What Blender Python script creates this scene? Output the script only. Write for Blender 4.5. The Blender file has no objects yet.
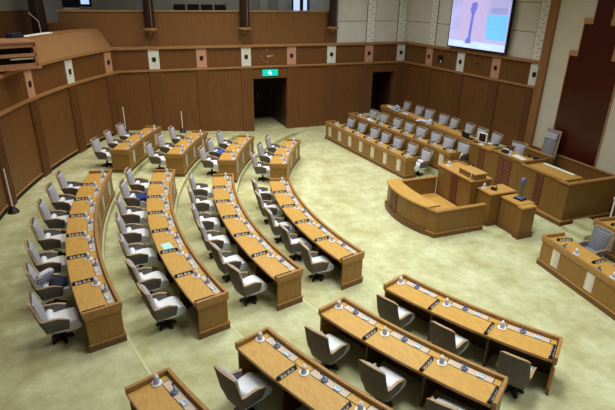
import bpy, bmesh, math, random
from mathutils import Vector, Matrix
random.seed(7)
S = bpy.context.scene
COL = S.collection
PI = math.pi
rad = math.radians

# ------------------------------------------------------------------ camera
cam_data = bpy.data.cameras.new('camera')
cam = bpy.data.objects.new('camera', cam_data)
COL.objects.link(cam)
Rv = Vector((0.35697126, 0.93398569, 0.01556446))
Uv = Vector((-0.37376087, 0.12754221, 0.91871421))
Bv = Rv.cross(Uv)
M = Matrix((Rv, Uv, Bv)).transposed().to_4x4()
M.translation = Vector((11.408, -15.450, 6.193))
cam.matrix_world = M
cam_data.sensor_width = 36.0
cam_data.lens = 497.534 / 615.0 * 36.0
cam_data.clip_end = 200
S.camera = cam

# ------------------------------------------------------------------ light
S.view_settings.view_transform = 'Standard'
S.view_settings.look = 'None'
S.view_settings.gamma = 1.0
S.view_settings.use_curve_mapping = False
S.view_settings.exposure = 0.12
W = bpy.data.worlds.new('hall_ambient')
S.world = W
W.use_nodes = True
W.node_tree.nodes['Background'].inputs[0].default_value = (0.95, 0.97, 1.0, 1)
W.node_tree.nodes['Background'].inputs[1].default_value = 0.24

def area(x, y, z, sx, sy, power, spread=120, col=(1.0, 0.95, 0.85)):
    d = bpy.data.lights.new('ceiling_lamp_light', 'AREA')
    d.shape = 'RECTANGLE'; d.size = sx; d.size_y = sy
    d.energy = power; d.spread = rad(spread); d.color = col
    o = bpy.data.objects.new('ceiling_lamp_light', d); COL.objects.link(o)
    o.location = (x, y, z)
    return o
# grid of ceiling luminaires above the chamber
for (x, y, pw, warm) in [(-1.0, -7.5, 125, 0), (3.5, -9.0, 115, 0), (-5.0, -8.0, 115, 0), (0.5, -12.0, 110, 0), (-4.5, -12.0, 125, 1),
                   (5.5, -11.5, 175, 0), (8.5, -8.0, 120, 0), (-8.0, -10.5, 120, 1), (-7.5, -14.8, 95, 1), (-3.0, -16.0, 75, 1), (2.0, -15.5, 50, 1),
                   (-7.0, -5.0, 85, 0), (0.5, -5.0, 40, 0)]:
    area(x, y, 9.0, 2.2, 2.2, pw, 125, (1.0, 0.93, 0.76) if warm else (0.97, 1.0, 0.92))

area(-13.4, -9.0, 8.8, 1.2, 8.0, 70, 140, (0.95, 1.0, 0.95))      # upper gallery ceiling lamps
area(-9.0, -19.6, 8.8, 5.0, 1.2, 45, 140, (0.95, 1.0, 0.95))

# ------------------------------------------------------------------ materials
def nt(name):
    m = bpy.data.materials.new(name); m.use_nodes = True
    t = m.node_tree
    return m, t, t.nodes['Principled BSDF']

def plain(name, col, rough=0.6, metal=0.0, var=0.0, scale=8.0, emit=0.0, spec=0.4):
    m, t, b = nt(name)
    b.inputs['Base Color'].default_value = (*col, 1)
    b.inputs['Roughness'].default_value = rough
    b.inputs['Metallic'].default_value = metal
    b.inputs['Specular IOR Level'].default_value = spec
    tc = t.nodes.new('ShaderNodeTexCoord')
    n = t.nodes.new('ShaderNodeTexNoise'); n.inputs['Scale'].default_value = scale
    n.inputs['Detail'].default_value = 3
    t.links.new(tc.outputs['Object'], n.inputs['Vector'])
    r = t.nodes.new('ShaderNodeValToRGB')
    k = var if var else 0.04
    r.color_ramp.elements[0].position = 0.3; r.color_ramp.elements[1].position = 0.7
    r.color_ramp.elements[0].color = (*[c * (1 - k) for c in col], 1)
    r.color_ramp.elements[1].color = (*[min(1, c * (1 + k)) for c in col], 1)
    t.links.new(n.outputs['Fac'], r.inputs['Fac'])
    t.links.new(r.outputs['Color'], b.inputs['Base Color'])
    if emit:
        t.links.new(r.outputs['Color'], b.inputs['Emission Color'])
        b.inputs['Emission Strength'].default_value = emit
    return m

def wood(name, c1, c2, stretch=(6, 6, 0.5), rough=0.45, scale=5.0, spec=0.35):
    m, t, b = nt(name)
    tc = t.nodes.new('ShaderNodeTexCoord')
    mp = t.nodes.new('ShaderNodeMapping'); mp.inputs['Scale'].default_value = stretch
    n = t.nodes.new('ShaderNodeTexNoise'); n.inputs['Scale'].default_value = scale
    n.inputs['Detail'].default_value = 5; n.inputs['Roughness'].default_value = 0.65
    n.inputs['Distortion'].default_value = 0.4
    r = t.nodes.new('ShaderNodeValToRGB')
    r.color_ramp.elements[0].position = 0.32; r.color_ramp.elements[1].position = 0.68
    r.color_ramp.elements[0].color = (*c1, 1); r.color_ramp.elements[1].color = (*c2, 1)
    t.links.new(tc.outputs['Object'], mp.inputs['Vector'])
    t.links.new(mp.outputs['Vector'], n.inputs['Vector'])
    t.links.new(n.outputs['Fac'], r.inputs['Fac'])
    t.links.new(r.outputs['Color'], b.inputs['Base Color'])
    b.inputs['Roughness'].default_value = rough
    b.inputs['Specular IOR Level'].default_value = spec
    return m

def carpet_mat():
    m, t, b = nt('carpet')
    tc = t.nodes.new('ShaderNodeTexCoord')
    n = t.nodes.new('ShaderNodeTexNoise'); n.inputs['Scale'].default_value = 1.3
    n.inputs['Detail'].default_value = 4; n.inputs['Roughness'].default_value = 0.6
    r = t.nodes.new('ShaderNodeValToRGB')
    r.color_ramp.elements[0].position = 0.33; r.color_ramp.elements[0].color = (0.45, 0.435, 0.24, 1)
    r.color_ramp.elements[1].position = 0.66; r.color_ramp.elements[1].color = (0.61, 0.64, 0.43, 1)
    n2 = t.nodes.new('ShaderNodeTexNoise'); n2.inputs['Scale'].default_value = 4.2
    n2.inputs['Detail'].default_value = 6
    n2.inputs['Roughness'].default_value = 0.7
    r2 = t.nodes.new('ShaderNodeValToRGB')
    r2.color_ramp.elements[0].position = 0.35; r2.color_ramp.elements[0].color = (0.82, 0.81, 0.74, 1)
    r2.color_ramp.elements[1].position = 0.62; r2.color_ramp.elements[1].color = (1.0, 1.0, 1.0, 1)
    mx = t.nodes.new('ShaderNodeMixRGB'); mx.blend_type = 'MULTIPLY'; mx.inputs['Fac'].default_value = 1
    for q in (n, n2): t.links.new(tc.outputs['Object'], q.inputs['Vector'])
    t.links.new(n.outputs['Fac'], r.inputs['Fac']); t.links.new(n2.outputs['Fac'], r2.inputs['Fac'])
    t.links.new(r.outputs['Color'], mx.inputs['Color1']); t.links.new(r2.outputs['Color'], mx.inputs['Color2'])
    t.links.new(mx.outputs['Color'], b.inputs['Base Color'])
    b.inputs['Roughness'].default_value = 0.95; b.inputs['Specular IOR Level'].default_value = 0.1
    bp = t.nodes.new('ShaderNodeBump'); bp.inputs['Strength'].default_value = 0.25
    n3 = t.nodes.new('ShaderNodeTexNoise'); n3.inputs['Scale'].default_value = 60
    t.links.new(tc.outputs['Object'], n3.inputs['Vector'])
    t.links.new(n3.outputs['Fac'], bp.inputs['Height']); t.links.new(bp.outputs['Normal'], b.inputs['Normal'])
    return m

def dotted(name, base, mark, scale=(8, 8, 8), thresh=0.35, rough=0.6):
    """base colour with a regular lattice of marks (woven / embossed patterns)"""
    m, t, b = nt(name)
    tc = t.nodes.new('ShaderNodeTexCoord')
    mp = t.nodes.new('ShaderNodeMapping'); mp.inputs['Scale'].default_value = scale
    v = t.nodes.new('ShaderNodeTexVoronoi'); v.inputs['Scale'].default_value = 1.0
    v.inputs['Randomness'].default_value = 0.15
    r = t.nodes.new('ShaderNodeValToRGB')
    r.color_ramp.elements[0].position = thresh; r.color_ramp.elements[0].color = (*mark, 1)
    r.color_ramp.elements[1].position = thresh + 0.08; r.color_ramp.elements[1].color = (*base, 1)
    t.links.new(tc.outputs['Object'], mp.inputs['Vector']); t.links.new(mp.outputs['Vector'], v.inputs['Vector'])
    t.links.new(v.outputs['Distance'], r.inputs['Fac']); t.links.new(r.outputs['Color'], b.inputs['Base Color'])
    b.inputs['Roughness'].default_value = rough
    return m

MT = dict(
    carpet=carpet_mat(),
    nosing=plain('step_nosing', (0.60, 0.60, 0.38), 0.9),
    wallwood=wood('wall_veneer', (0.14, 0.057, 0.017), (0.205, 0.088, 0.028), (5, 5, 0.35)),
    wallwood_dark=wood('pilaster_veneer', (0.135, 0.055, 0.018), (0.225, 0.10, 0.036), (22, 22, 0.25)),
    trimwood=wood('moulding_wood', (0.34, 0.175, 0.075), (0.43, 0.235, 0.105), (3, 3, 0.6)),
    postwood=wood('post_veneer', (0.20, 0.09, 0.032), (0.28, 0.135, 0.05), (5, 5, 0.35)),
    parapet=wood('parapet_veneer', (0.175, 0.08, 0.028), (0.25, 0.118, 0.044), (5, 5, 0.35)),
    slopewood=wood('sloped_veneer', (0.29, 0.15, 0.06), (0.38, 0.21, 0.092), (6, 6, 0.8)),
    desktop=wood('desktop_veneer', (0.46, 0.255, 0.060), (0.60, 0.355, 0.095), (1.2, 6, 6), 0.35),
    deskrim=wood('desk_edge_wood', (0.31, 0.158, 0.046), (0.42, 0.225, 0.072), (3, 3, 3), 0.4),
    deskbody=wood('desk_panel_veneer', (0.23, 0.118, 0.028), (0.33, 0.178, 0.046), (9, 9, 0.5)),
    enclosurewood=wood('rostrum_veneer', (0.175, 0.086, 0.020), (0.25, 0.13, 0.033), (9, 9, 0.5)),  # desk panel veneer darkened: shade on lectern and rostrum put into its colour
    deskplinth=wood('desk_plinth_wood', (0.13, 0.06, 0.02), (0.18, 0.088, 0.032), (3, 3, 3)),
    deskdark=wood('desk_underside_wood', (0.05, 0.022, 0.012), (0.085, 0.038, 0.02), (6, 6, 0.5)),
    inlay=dotted('pale_lattice_inlay', (0.74, 0.69, 0.60), (0.44, 0.38, 0.30), (34, 34, 34), 0.36),
    redinlay=dotted('red_lattice_inlay', (0.11, 0.030, 0.014), (0.24, 0.085, 0.05), (9, 9, 9), 0.30),
    tray=plain('tray_grey', (0.58, 0.47, 0.39), 0.3),
    trayedge=plain('tray_recess_dark', (0.045, 0.028, 0.02), 0.5),
    black=plain('black_plastic', (0.012, 0.011, 0.012), 0.35),
    white=plain('white_lettering', (0.75, 0.72, 0.70), 0.6),
    shell=plain('taupe_upholstery', (0.138, 0.122, 0.112), 0.85, var=0.12, scale=14),
    cushion=plain('pale_grey_upholstery', (0.40, 0.40, 0.47), 0.85, var=0.06, scale=14),
    seatfab=plain('light_seat_upholstery', (0.74, 0.77, 0.86), 0.85, var=0.05, scale=14),
    chairwood=wood('chair_edge_wood', (0.33, 0.22, 0.125), (0.44, 0.31, 0.19), (6, 6, 6), 0.4),
    metal=plain('dark_base_metal', (0.03, 0.028, 0.028), 0.4, 0.6),
    glass=plain('frosted_white_glass', (0.50, 0.58, 0.80), 0.2),
    coaster=plain('white_coaster', (0.78, 0.79, 0.84), 0.5),
    bluecap=plain('blue_grey_metal', (0.13, 0.17, 0.33), 0.35, 0.2),
    greymetal=plain('grey_blue_metal', (0.10, 0.12, 0.15), 0.35, 0.3),
    card=plain('pale_blue_card', (0.50, 0.66, 0.80), 0.6),
    paper=plain('paper', (0.80, 0.80, 0.78), 0.8),
    cyanpaper=plain('cyan_paper', (0.42, 0.72, 0.76), 0.8),
    blueitem=plain('bright_blue_cloth', (0.03, 0.09, 0.50), 0.8),
    darkblue=plain('dark_blue_cloth', (0.015, 0.035, 0.22), 0.85),
    navy=plain('navy_cloth', (0.012, 0.016, 0.045), 0.9),
    floral=dotted('floral_print', (0.62, 0.62, 0.72), (0.08, 0.08, 0.24), (17, 17, 17), 0.34),
    clothblue=dotted('blue_white_cloth', (0.55, 0.62, 0.74), (0.09, 0.16, 0.34), (9, 9, 9), 0.32),
    plaquewhite=dotted('white_lattice_plaque', (0.80, 0.84, 0.84), (0.48, 0.51, 0.51), (11, 11, 11), 0.3),
    plaquepink=dotted('terracotta_lattice_plaque', (0.62, 0.33, 0.24), (0.42, 0.18, 0.12), (11, 11, 11), 0.3),
    cream=plain('cream_stone_panel', (0.76, 0.74, 0.71), 0.7, var=0.05, scale=2.5),
    joint=plain('panel_joint', (0.16, 0.13, 0.10), 0.8),
    strip=plain('white_strip', (0.90, 0.90, 0.87), 0.6),
    stripmark=plain('strip_relief_marks', (0.42, 0.44, 0.48), 0.7),
    fabricwall=dotted('beige_woven_wall', (0.53, 0.50, 0.42), (0.44, 0.41, 0.34), (16, 16, 16), 0.3, 0.9),
    red=plain('dark_red_lacquer_wall', (0.05, 0.008, 0.005), 0.22, var=0.1, scale=0.8),
    column=plain('dark_maroon_column', (0.035, 0.014, 0.014), 0.3),
    gold=plain('brass', (0.42, 0.25, 0.12), 0.35, 0.5),
    greywall=plain('gallery_grey_wall', (0.42, 0.42, 0.37), 0.85, var=0.06, scale=1.5),
    void=plain('dark_recess', (0.02, 0.012, 0.010), 0.9),
    doorwood=wood('dark_door_wood', (0.05, 0.022, 0.014), (0.08, 0.035, 0.02), (5, 5, 0.3)),
    exitgreen=plain('exit_sign_green', (0.0, 0.50, 0.42), 0.5, emit=0.75),
    exitwhite=plain('exit_sign_white', (0.75, 1.0, 0.95), 0.5, emit=0.8),
    scr_lilac=plain('screen_lilac', (0.44, 0.44, 0.78), 0.3, emit=0.8, var=0.12, scale=0.9),
    scr_blue=plain('screen_figure_blue', (0.15, 0.19, 0.66), 0.3, emit=0.8),
    scr_cyan=plain('screen_cyan', (0.16, 0.50, 0.88), 0.3, emit=0.9),
    scr_pale=plain('screen_pale', (0.52, 0.68, 0.88), 0.3, emit=0.9, var=0.15, scale=4),
    scr_mute=plain('screen_muted_lilac', (0.30, 0.33, 0.66), 0.3, emit=0.8),
    scr_pink=plain('screen_pink', (0.50, 0.43, 0.74), 0.3, emit=0.8),
    window=plain('bright_window', (0.45, 0.58, 0.90), 0.3, emit=1.0),
    ceiling=plain('ceiling_plaster', (0.45, 0.42, 0.36), 0.9),
    pinkwood=wood('booth_pinkish_wood', (0.40, 0.20, 0.115), (0.50, 0.26, 0.155), (3, 3, 3)),
)

# ------------------------------------------------------------------ mesh helpers
class MB:
    def __init__(s): s.v = []; s.f = []
    def face_grid(s, rows):
        """rows: list of equally long closed rings -> tube with end caps"""
        n = len(rows[0]); b = len(s.v)
        for r in rows: s.v += [tuple(p) for p in r]
        for i in range(len(rows) - 1):
            for j in range(n):
                a = b + i * n + j; c = b + i * n + (j + 1) % n
                s.f.append((a, c, c + n, a + n))
        s.f.append(tuple(b + j for j in range(n))[::-1])
        e = b + (len(rows) - 1) * n
        s.f.append(tuple(e + j for j in range(n)))
        return s
    def box(s, x0, x1, y0, y1, z0, z1):
        return s.face_grid([[(x0, y0, z), (x1, y0, z), (x1, y1, z), (x0, y1, z)] for z in (z0, z1)])
    def rbox(s, c, size, rz=0.0, rx=0.0):
        m = Matrix.Translation(c) @ Matrix.Rotation(rz, 4, 'Z') @ Matrix.Rotation(rx, 4, 'X')
        x, y, z = size[0] / 2, size[1] / 2, size[2] / 2
        return s.face_grid([[m @ Vector(p) for p in ((-x, -y, k), (x, -y, k), (x, y, k), (-x, y, k))] for k in (-z, z)])
    def lathe(s, prof, n=16, c=(0, 0, 0)):
        return s.face_grid([[(c[0] + r * math.cos(2 * PI * j / n), c[1] + r * math.sin(2 * PI * j / n), c[2] + z) for j in range(n)] for r, z in prof])
    def tube(s, pts, r, n=8):
        pts = [Vector(p) for p in pts]; rows = []
        for i, p in enumerate(pts):
            d = (pts[min(i + 1, len(pts) - 1)] - pts[max(i - 1, 0)]).normalized()
            u = d.orthogonal().normalized() if i == 0 else (pu - d * pu.dot(d)).normalized()
            pu = u; w = d.cross(u)
            rr = r[i] if isinstance(r, (list, tuple)) else r
            rows.append([p + (u * math.cos(2 * PI * j / n) + w * math.sin(2 * PI * j / n)) * rr for j in range(n)])
        return s.face_grid(rows)
    def sweep(s, path, s0, s1, t0, t1, z0, z1, seg=0.18):
        """solid bar following a path between two stations"""
        k = max(1, int(math.ceil(abs(s1 - s0) / seg))) if path.curved else 1
        rows = []
        for i in range(k + 1):
            q = s0 + (s1 - s0) * i / k
            a = path.pt(q, t0); c = path.pt(q, t1)
            rows.append([(a[0], a[1], z0), (c[0], c[1], z0), (c[0], c[1], z1), (a[0], a[1], z1)])
        return s.face_grid(rows)
    def build(s, name, mat, parent=None, origin=(0, 0, 0), rz=0.0, bevel=0.0, smooth=False, sub=0):
        """vertices were written in world space; the object origin is set to origin / rz"""
        me = bpy.data.meshes.new(name)
        inv = (Matrix.Translation(origin) @ Matrix.Rotation(rz, 4, 'Z')).inverted()
        me.from_pydata([inv @ Vector(v) for v in s.v], [], s.f)
        bm = bmesh.new(); bm.from_mesh(me)
        bmesh.ops.recalc_face_normals(bm, faces=bm.faces[:])
        if smooth:
            for f in bm.faces: f.smooth = True
        bm.to_mesh(me); bm.free()
        me.materials.append(MT[mat])
        o = bpy.data.objects.new(name, me); COL.objects.link(o)
        if parent is not None: o.parent = parent
        else:
            o.location = origin; o.rotation_euler = (0, 0, rz)
        if bevel:
            b = o.modifiers.new('bevel', 'BEVEL'); b.width = bevel; b.segments = 2; b.limit_method = 'ANGLE'
        if sub:
            b = o.modifiers.new('subdivision', 'SUBSURF'); b.levels = sub; b.render_levels = sub
        return o

def tag(o, label=None, cat=None, group=None, kind=None):
    if label: o['label'] = label
    if cat: o['category'] = cat
    if group: o['group'] = group
    if kind: o['kind'] = kind
    return o

def thing(name, label, cat, loc=(0, 0, 0), rz=0.0, group=None):
    o = bpy.data.objects.new(name, None); COL.objects.link(o)
    o.location = loc; o.rotation_euler = (0, 0, rz); o.empty_display_size = 0.1
    return tag(o, label, cat, group)

def kids(root):
    return [o for o in bpy.data.objects if o.parent is root]
_tree = {}
def dup(root, loc, rz, label, group=None):
    if root.name not in _tree:
        _tree[root.name] = [(c, kids(c)) for c in kids(root)]
    r = root.copy(); COL.objects.link(r); r.location = loc; r.rotation_euler = (0, 0, rz)
    r['label'] = label
    if group: r['group'] = group
    for ch, sub in _tree[root.name]:
        c = ch.copy(); COL.objects.link(c); c.parent = r
        for g in sub:
            d = g.copy(); COL.objects.link(d); d.parent = c
    return r
_used = set()
def place(proto, loc, rz, label, group):
    """the first use moves the prototype itself, later uses copy it"""
    if proto.name in _used: return dup(proto, loc, rz, label, group)
    _tree[proto.name] = [(c, kids(c)) for c in kids(proto)]
    _used.add(proto.name)
    proto.location = loc; proto.rotation_euler = (0, 0, rz); proto['label'] = label; proto['group'] = group
    return proto

def struct(name, mb, mat, **k):
    return tag(mb.build(name, mat, **k), kind='structure')

class Arc:
    curved = True
    def __init__(s, R, a0, a1): s.R, s.a0, s.a1 = R, rad(a0), rad(a1); s.len = R * (s.a1 - s.a0)
    def ang(s, q): return s.a0 + q / s.R
    def pt(s, q, t=0):
        a = s.ang(q); r = s.R + t
        return (r * math.sin(a), -r * math.cos(a))
class Line:
    curved = False
    def __init__(s, p0, p1):
        s.p0 = Vector(p0); s.d = Vector(p1) - s.p0; s.len = s.d.length; s.d.normalize()
        s.n = Vector((s.d.y, -s.d.x))      # away from the front
    def ang(s, q): return math.atan2(s.d.y, s.d.x)
    def pt(s, q, t=0):
        p = s.p0 + s.d * q + s.n * t
        return (p.x, p.y)

ORD = ['first', 'second', 'third', 'fourth', 'fifth', 'sixth', 'seventh', 'eighth', 'ninth']

# ================================================================== ROOM
LV = {'A': 0.486, 'B': 0.319, 'C': 0.155, 'D': 0.0}
RR = {'A': 16.21, 'B': 14.45, 'C': 12.68, 'D': 10.945}
XL = -11.25           # left wall plane
RW = 18.9             # curved wall radius

def sstep(x): x = max(0, min(1, x)); return x * x * (3 - 2 * x)
def tier(r):
    if r >= 16.16: return 0.486
    if r >= 14.395: return 0.319
    if r >= 12.625: return 0.155
    return 0.0
def floor_z(r, a):
    x, y = r * math.sin(a), -r * math.cos(a)
    k = sstep((-x - 9.3) / 1.5)
    ramp = max(0.0, min(0.486, (-y - 9.6) / 5.4 * 0.486))
    return tier(r) * (1 - k) + min(tier(r), ramp) * k

def build_floor():
    mb = MB()
    rs = [0.5, 3, 6, 9, 11, 12.6, 12.6249, 12.625, 12.9, 13.4, 13.9, 14.3, 14.3949, 14.395, 14.8, 15.4, 16.0, 16.1599, 16.16, 16.6, 17.2, 17.8, 18.4, 19.3, 20.5]
    na = 150; a0, a1 = rad(-92), rad(70)
    n = na + 1
    for r in rs:
        for j in range(n):
            a = a0 + (a1 - a0) * j / na
            rz = r if r not in (12.6249, 14.3949, 16.1599) else r
            mb.v.append((r * math.sin(a), -r * math.cos(a), floor_z(rz, a)))
    for i in range(len(rs) - 1):
        for j in range(na):
            b = i * n + j
            mb.f.append((b, b + 1, b + n + 1, b + n))
    o = struct('floor', mb, 'carpet')
    # ground in front of the rostrum up to the front wall
    g = MB()
    g.v += [(-14, -0.35, -0.004), (12, -0.35, -0.004), (12, -9.5, -0.004), (-14, -9.5, -0.004), (12, 1.5, -0.004), (-14, 1.5, -0.004)]
    g.f += [(0, 1, 2, 3), (0, 1, 4, 5)]
    struct('floor', g, 'carpet')
    for k, R in enumerate((16.16, 14.395, 12.625)):
        t = MB(); z = tier(R)
        p = Arc(R, -35 + k * 1.0, 60)
        t.sweep(p, 0, p.len, -0.006, 0.035, z - 0.03, z + 0.006, 0.25)
        struct('trim_%d' % (k + 1), t, 'nosing')
build_floor()

# government bench platforms (carpeted steps)
pl = MB()
def poly(mb, pts, z0, z1): mb.face_grid([[(x, y, z) for x, y in pts] for z in (z0, z1)])
poly(pl, [(-9.9, -5.58), (-2.55, -4.76), (-2.55, -3.72), (-9.9, -3.99)], 0, 0.25)
poly(pl, [(-11.15, -4.0), (-2.8, -3.7), (-2.8, -0.6), (-11.15, -1.5)], 0, 0.50)
poly(pl, [(3.3, -4.68), (9.4, -5.35), (9.4, -2.3), (3.3, -1.7)], 0, 0.25)
poly(pl, [(2.2, -3.2), (3.3, -3.2), (3.3, -1.7), (2.2, -1.7)], 0, 0.24)
struct('floor', pl, 'carpet')
st = MB()
st.box(2.02, 2.75, -3.9, -3.0, 0, 0.13); st.box(2.02, 2.75, -3.55, -3.0, 0.13, 0.25)
struct('floor', st, 'carpet')

# ---- left wall (panelled, with two openings)
def wall_x(name, segs, mat, x0=XL - 0.25, x1=XL):
    mb = MB()
    for (y0, y1, z0, z1) in segs: mb.box(x0, x1, y0, y1, z0, z1)
    return struct(name, mb, mat)
D1 = (-9.42, -7.76, 2.46); D2 = (-3.22, -2.02, 2.52)
wall_x('wall_left', [(-15.6, D1[0], -0.1, 3.0), (D1[0], D1[1], D1[2], 3.0), (D1[1], D2[0], -0.1, 3.0), (D2[0], D2[1], D2[2], 3.0), (D2[1], -1.35, -0.1, 3.0),
                     (-15.6, -1.35, 3.0, 3.93)], 'wallwood')
wall_x('wall_left', [(-17.1, -5.28, 3.93, 5.32), (-17.7, -17.1, 3.93, 4.9)], 'parapet')
wall_x('wall_left', [(-5.28, -1.35, 3.93, 9.0)], 'cream')
# mouldings
def trim(n, mb, mat='trimwood'): return struct('trim_%d' % n, mb, mat)
t = MB(); t.box(XL - 0.02, XL + 0.07, -15.25, -1.40, 2.95, 3.03); trim(4, t)
t = MB(); t.box(XL - 0.02, XL + 0.10, -15.3, -1.40, 3.86, 3.97); trim(5, t)
t = MB(); t.box(XL - 0.30, XL + 0.04, -17.15, -5.28, 5.32, 5.38); trim(6, t)
t = MB(); t.box(XL - 0.30, XL + 0.03, -17.72, -17.15, 4.90, 4.95); trim(7, t)
# cream wall joints
t = MB()
for z in (4.93, 5.95, 6.97): t.box(XL - 0.01, XL + 0.004, -5.28, -1.40, z - 0.012, z + 0.012)
for y in (-5.27,): t.box(XL - 0.01, XL + 0.01, y - 0.03, y + 0.01, 3.97, 9.0)
trim(8, t, 'joint')
# baseboards and pilaster mouldings along the left wall
t = MB(); t.box(XL, XL + 0.03, -15.2, D1[0] - 0.16, 0.0, 0.16); t.box(XL, XL + 0.03, D1[1] + 0.12, D2[0] - 0.1, 0.0, 0.16)
struct('baseboard_left', t, 'wallwood_dark')
ORN_L = [-13.71, -11.71, -9.71, -7.55, -5.53, -3.52, -1.72]
tn = 9
for y in ORN_L:
    m = MB(); z1 = 2.95; w = 0.25
    if abs(y + 9.71) < .1: y0, y1 = y - w, D1[0] - 0.02
    elif abs(y + 7.55) < .1: y0, y1 = D1[1] + 0.02, y + w + .1
    elif abs(y + 3.52) < .1: y0, y1 = y - w, D2[0] - 0.01
    elif y > -1.8: y0, y1 = D2[1] + 0.02, -1.46
    else: y0, y1 = y - w, y + w
    m.box(XL - 0.01, XL + 0.035, y0, y1, 0.0, z1)
    k = 6
    for i in range(k):                       # reeding
        q = y0 + (y1 - y0) * (i + 0.5) / k
        m.box(XL + 0.03, XL + 0.052, q - 0.018, q + 0.018, 0.0, z1)
    trim(tn, m, 'wallwood_dark'); tn += 1
# wide panel joints
t = MB()
for y in (-14.6, -14.3, -12.75, -12.65, -10.75, -10.65, -6.6, -6.5, -4.55, -4.45):
    t.box(XL - 0.005, XL + 0.006, y - 0.01, y + 0.01, 0.2, 2.93)
trim(tn, t, 'wallwood_dark'); tn += 1

# ---- door recesses
def recess(y0, y1, h, depth, n):
    m = MB()
    x0 = XL - depth
    m.box(x0, XL - 0.25, y0 - 0.12, y0, -0.02, h + 0.1); m.box(x0, XL - 0.25, y1, y1 + 0.12, -0.02, h + 0.1)
    m.box(x0 - .12, x0, y0 - 0.12, y1 + 0.12, -0.02, h + 0.1); m.box(x0, XL - 0.25, y0, y1, h, h + 0.1)
    struct('wall_left', m, 'doorwood')
    f = MB(); f.box(x0, XL + 0.0, y0, y1, -0.06, -0.002); struct('floor', f, 'carpet')
    d = thing('door_%d' % n, None, None); tag(d, kind='structure')
    yc = (y0 + y1) / 2
    for a, b in ((y0 + .08, yc - .01), (yc + .01, y1 - .08)):
        q = MB(); q.box(x0, x0 + 0.05, a, b, 0.01, h - 0.08); leaf = q.build('door_leaf', 'void', d)
        hy = b - .08 if b < yc else a + .08
        q = MB(); q.tube([(x0 + .05, hy, .95), (x0 + .10, hy, .98), (x0 + .10, hy, 1.27), (x0 + .05, hy, 1.3)], .012); q.build('door_handle', 'gold', leaf)
    tag(d, kind='structure')
recess(D1[0], D1[1], D1[2], 2.6, 1)
recess(D2[0], D2[1], D2[2], 1.8, 2)
# door casings
t = MB(); t.box(XL, XL + 0.05, D1[0] - 0.05, D1[0], 0, D1[2] + .05); t.box(XL, XL + 0.05, D1[1], D1[1] + .05, 0, D1[2] + .05); t.box(XL, XL + 0.05, D1[0], D1[1], D1[2], D1[2] + .05); trim(tn, t, 'wallwood_dark'); tn += 1

# ---- curved wall behind the members' seats
def arcwall(name, R0, R1, a0, a1, z0, z1, mat, seg=0.5, kind=True):
    p = Arc(R0, a0, a1); m = MB(); m.sweep(p, 0, p.len, 0, R1 - R0, z0, z1, seg)
    return struct(name, m, mat)
A0, A1 = -36.6, 24
arcwall('wall_back', RW, RW + .3, A0, A1, 0.3, 2.98, 'wallwood')
arcwall('wall_back', RW, RW + .3, A0, A1, 2.98, 3.92, 'wallwood')
p = Arc(RW - .07, A0, A1); m = MB(); m.sweep(p, 0, p.len, 0, .1, 2.95, 3.04, .5); trim(tn, m); tn += 1
p = Arc(RW - .10, A0, A1); m = MB(); m.sweep(p, 0, p.len, 0, .16, 3.88, 3.985, .5); trim(tn, m); tn += 1
# sloped gallery front
m = MB(); rows = []
for i in range(61):
    a = rad(A0 + .9 + (A1 - A0) * i / 60)
    def q(r, z): return (r * math.sin(a), -r * math.cos(a), z)
    rows.append([q(RW - .02, 3.98), q(RW + .02, 3.92), q(RW + .62, 3.92), q(RW + .62, 4.66), q(RW + .47, 4.66)])
m.face_grid(rows); struct('wall_back', m, 'slopewood')
m = MB()
for i in range(10):
    a = A0 + 3.2 + i * 5.4
    r_ = rad(a); u = Vector((math.sin(r_), -math.cos(r_), 0)); w = Vector((math.cos(r_), math.sin(r_), 0))
    for off in ((0,) if i % 2 else (-.22, .22)):
        c0 = u * (RW - .015) + w * off + Vector((0, 0, 3.985)); c1 = u * (RW + .465) + w * off + Vector((0, 0, 4.665))
        m.tube([c0, c1], .012, 4)
trim(tn, m, 'trimwood'); tn += 1
p = Arc(RW + .46, A0 + 1.2, A1); m = MB(); m.sweep(p, 0, p.len, 0, .50, 4.64, 4.70, .5); trim(tn, m, 'trimwood'); tn += 1
# wall at the back of the curved gallery
arcwall('wall_back', RW + 3.0, RW + 3.2, -34, A1, 3.9, 5.35, 'parapet')
arcwall('wall_back', RW + 3.05, RW + 3.2, -34, A1, 5.35, 9.0, 'greywall')
arcwall('floor', RW + .62, RW + 3.1, -36, A1, 3.85, 3.95, 'deskdark')

# pilasters on the curved wall, standing down to the carpet; dark recessed kick between them
ORN_C = [-34.65, -26.85, -18.95, -11.0, -3.1, 4.8, 12.7]
for a in ORN_C:
    p = Arc(RW - .05, a - .75, a + .75); m = MB()
    m.sweep(p, 0, p.len, 0, .10, .3 if a > -30 else .2, 2.95, .2)
    for i in range(5):
        s0 = p.len * (i + .5) / 5
        m.sweep(p, s0 - .018, s0 + .018, -.022, .02, .486 if a > -30 else .4, 2.95)
    trim(tn, m, 'wallwood_dark'); tn += 1
for i in range(len(ORN_C) - 1):
    p = Arc(RW - .03, ORN_C[i] + .9, ORN_C[i + 1] - .9); m = MB()
    m.sweep(p, 0, p.len, 0, .06, .62, .66, .4)
    trim(tn, m, 'trimwood'); tn += 1
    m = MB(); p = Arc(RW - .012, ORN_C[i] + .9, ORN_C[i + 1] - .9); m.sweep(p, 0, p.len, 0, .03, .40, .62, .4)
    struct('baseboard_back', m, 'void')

# ---- front wall, left wing: from the corner to the rostrum niche
FW = Line((-3.0, -0.515), (-11.25, -1.45))       # stations run toward the left corner; t>0 lies behind
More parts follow.
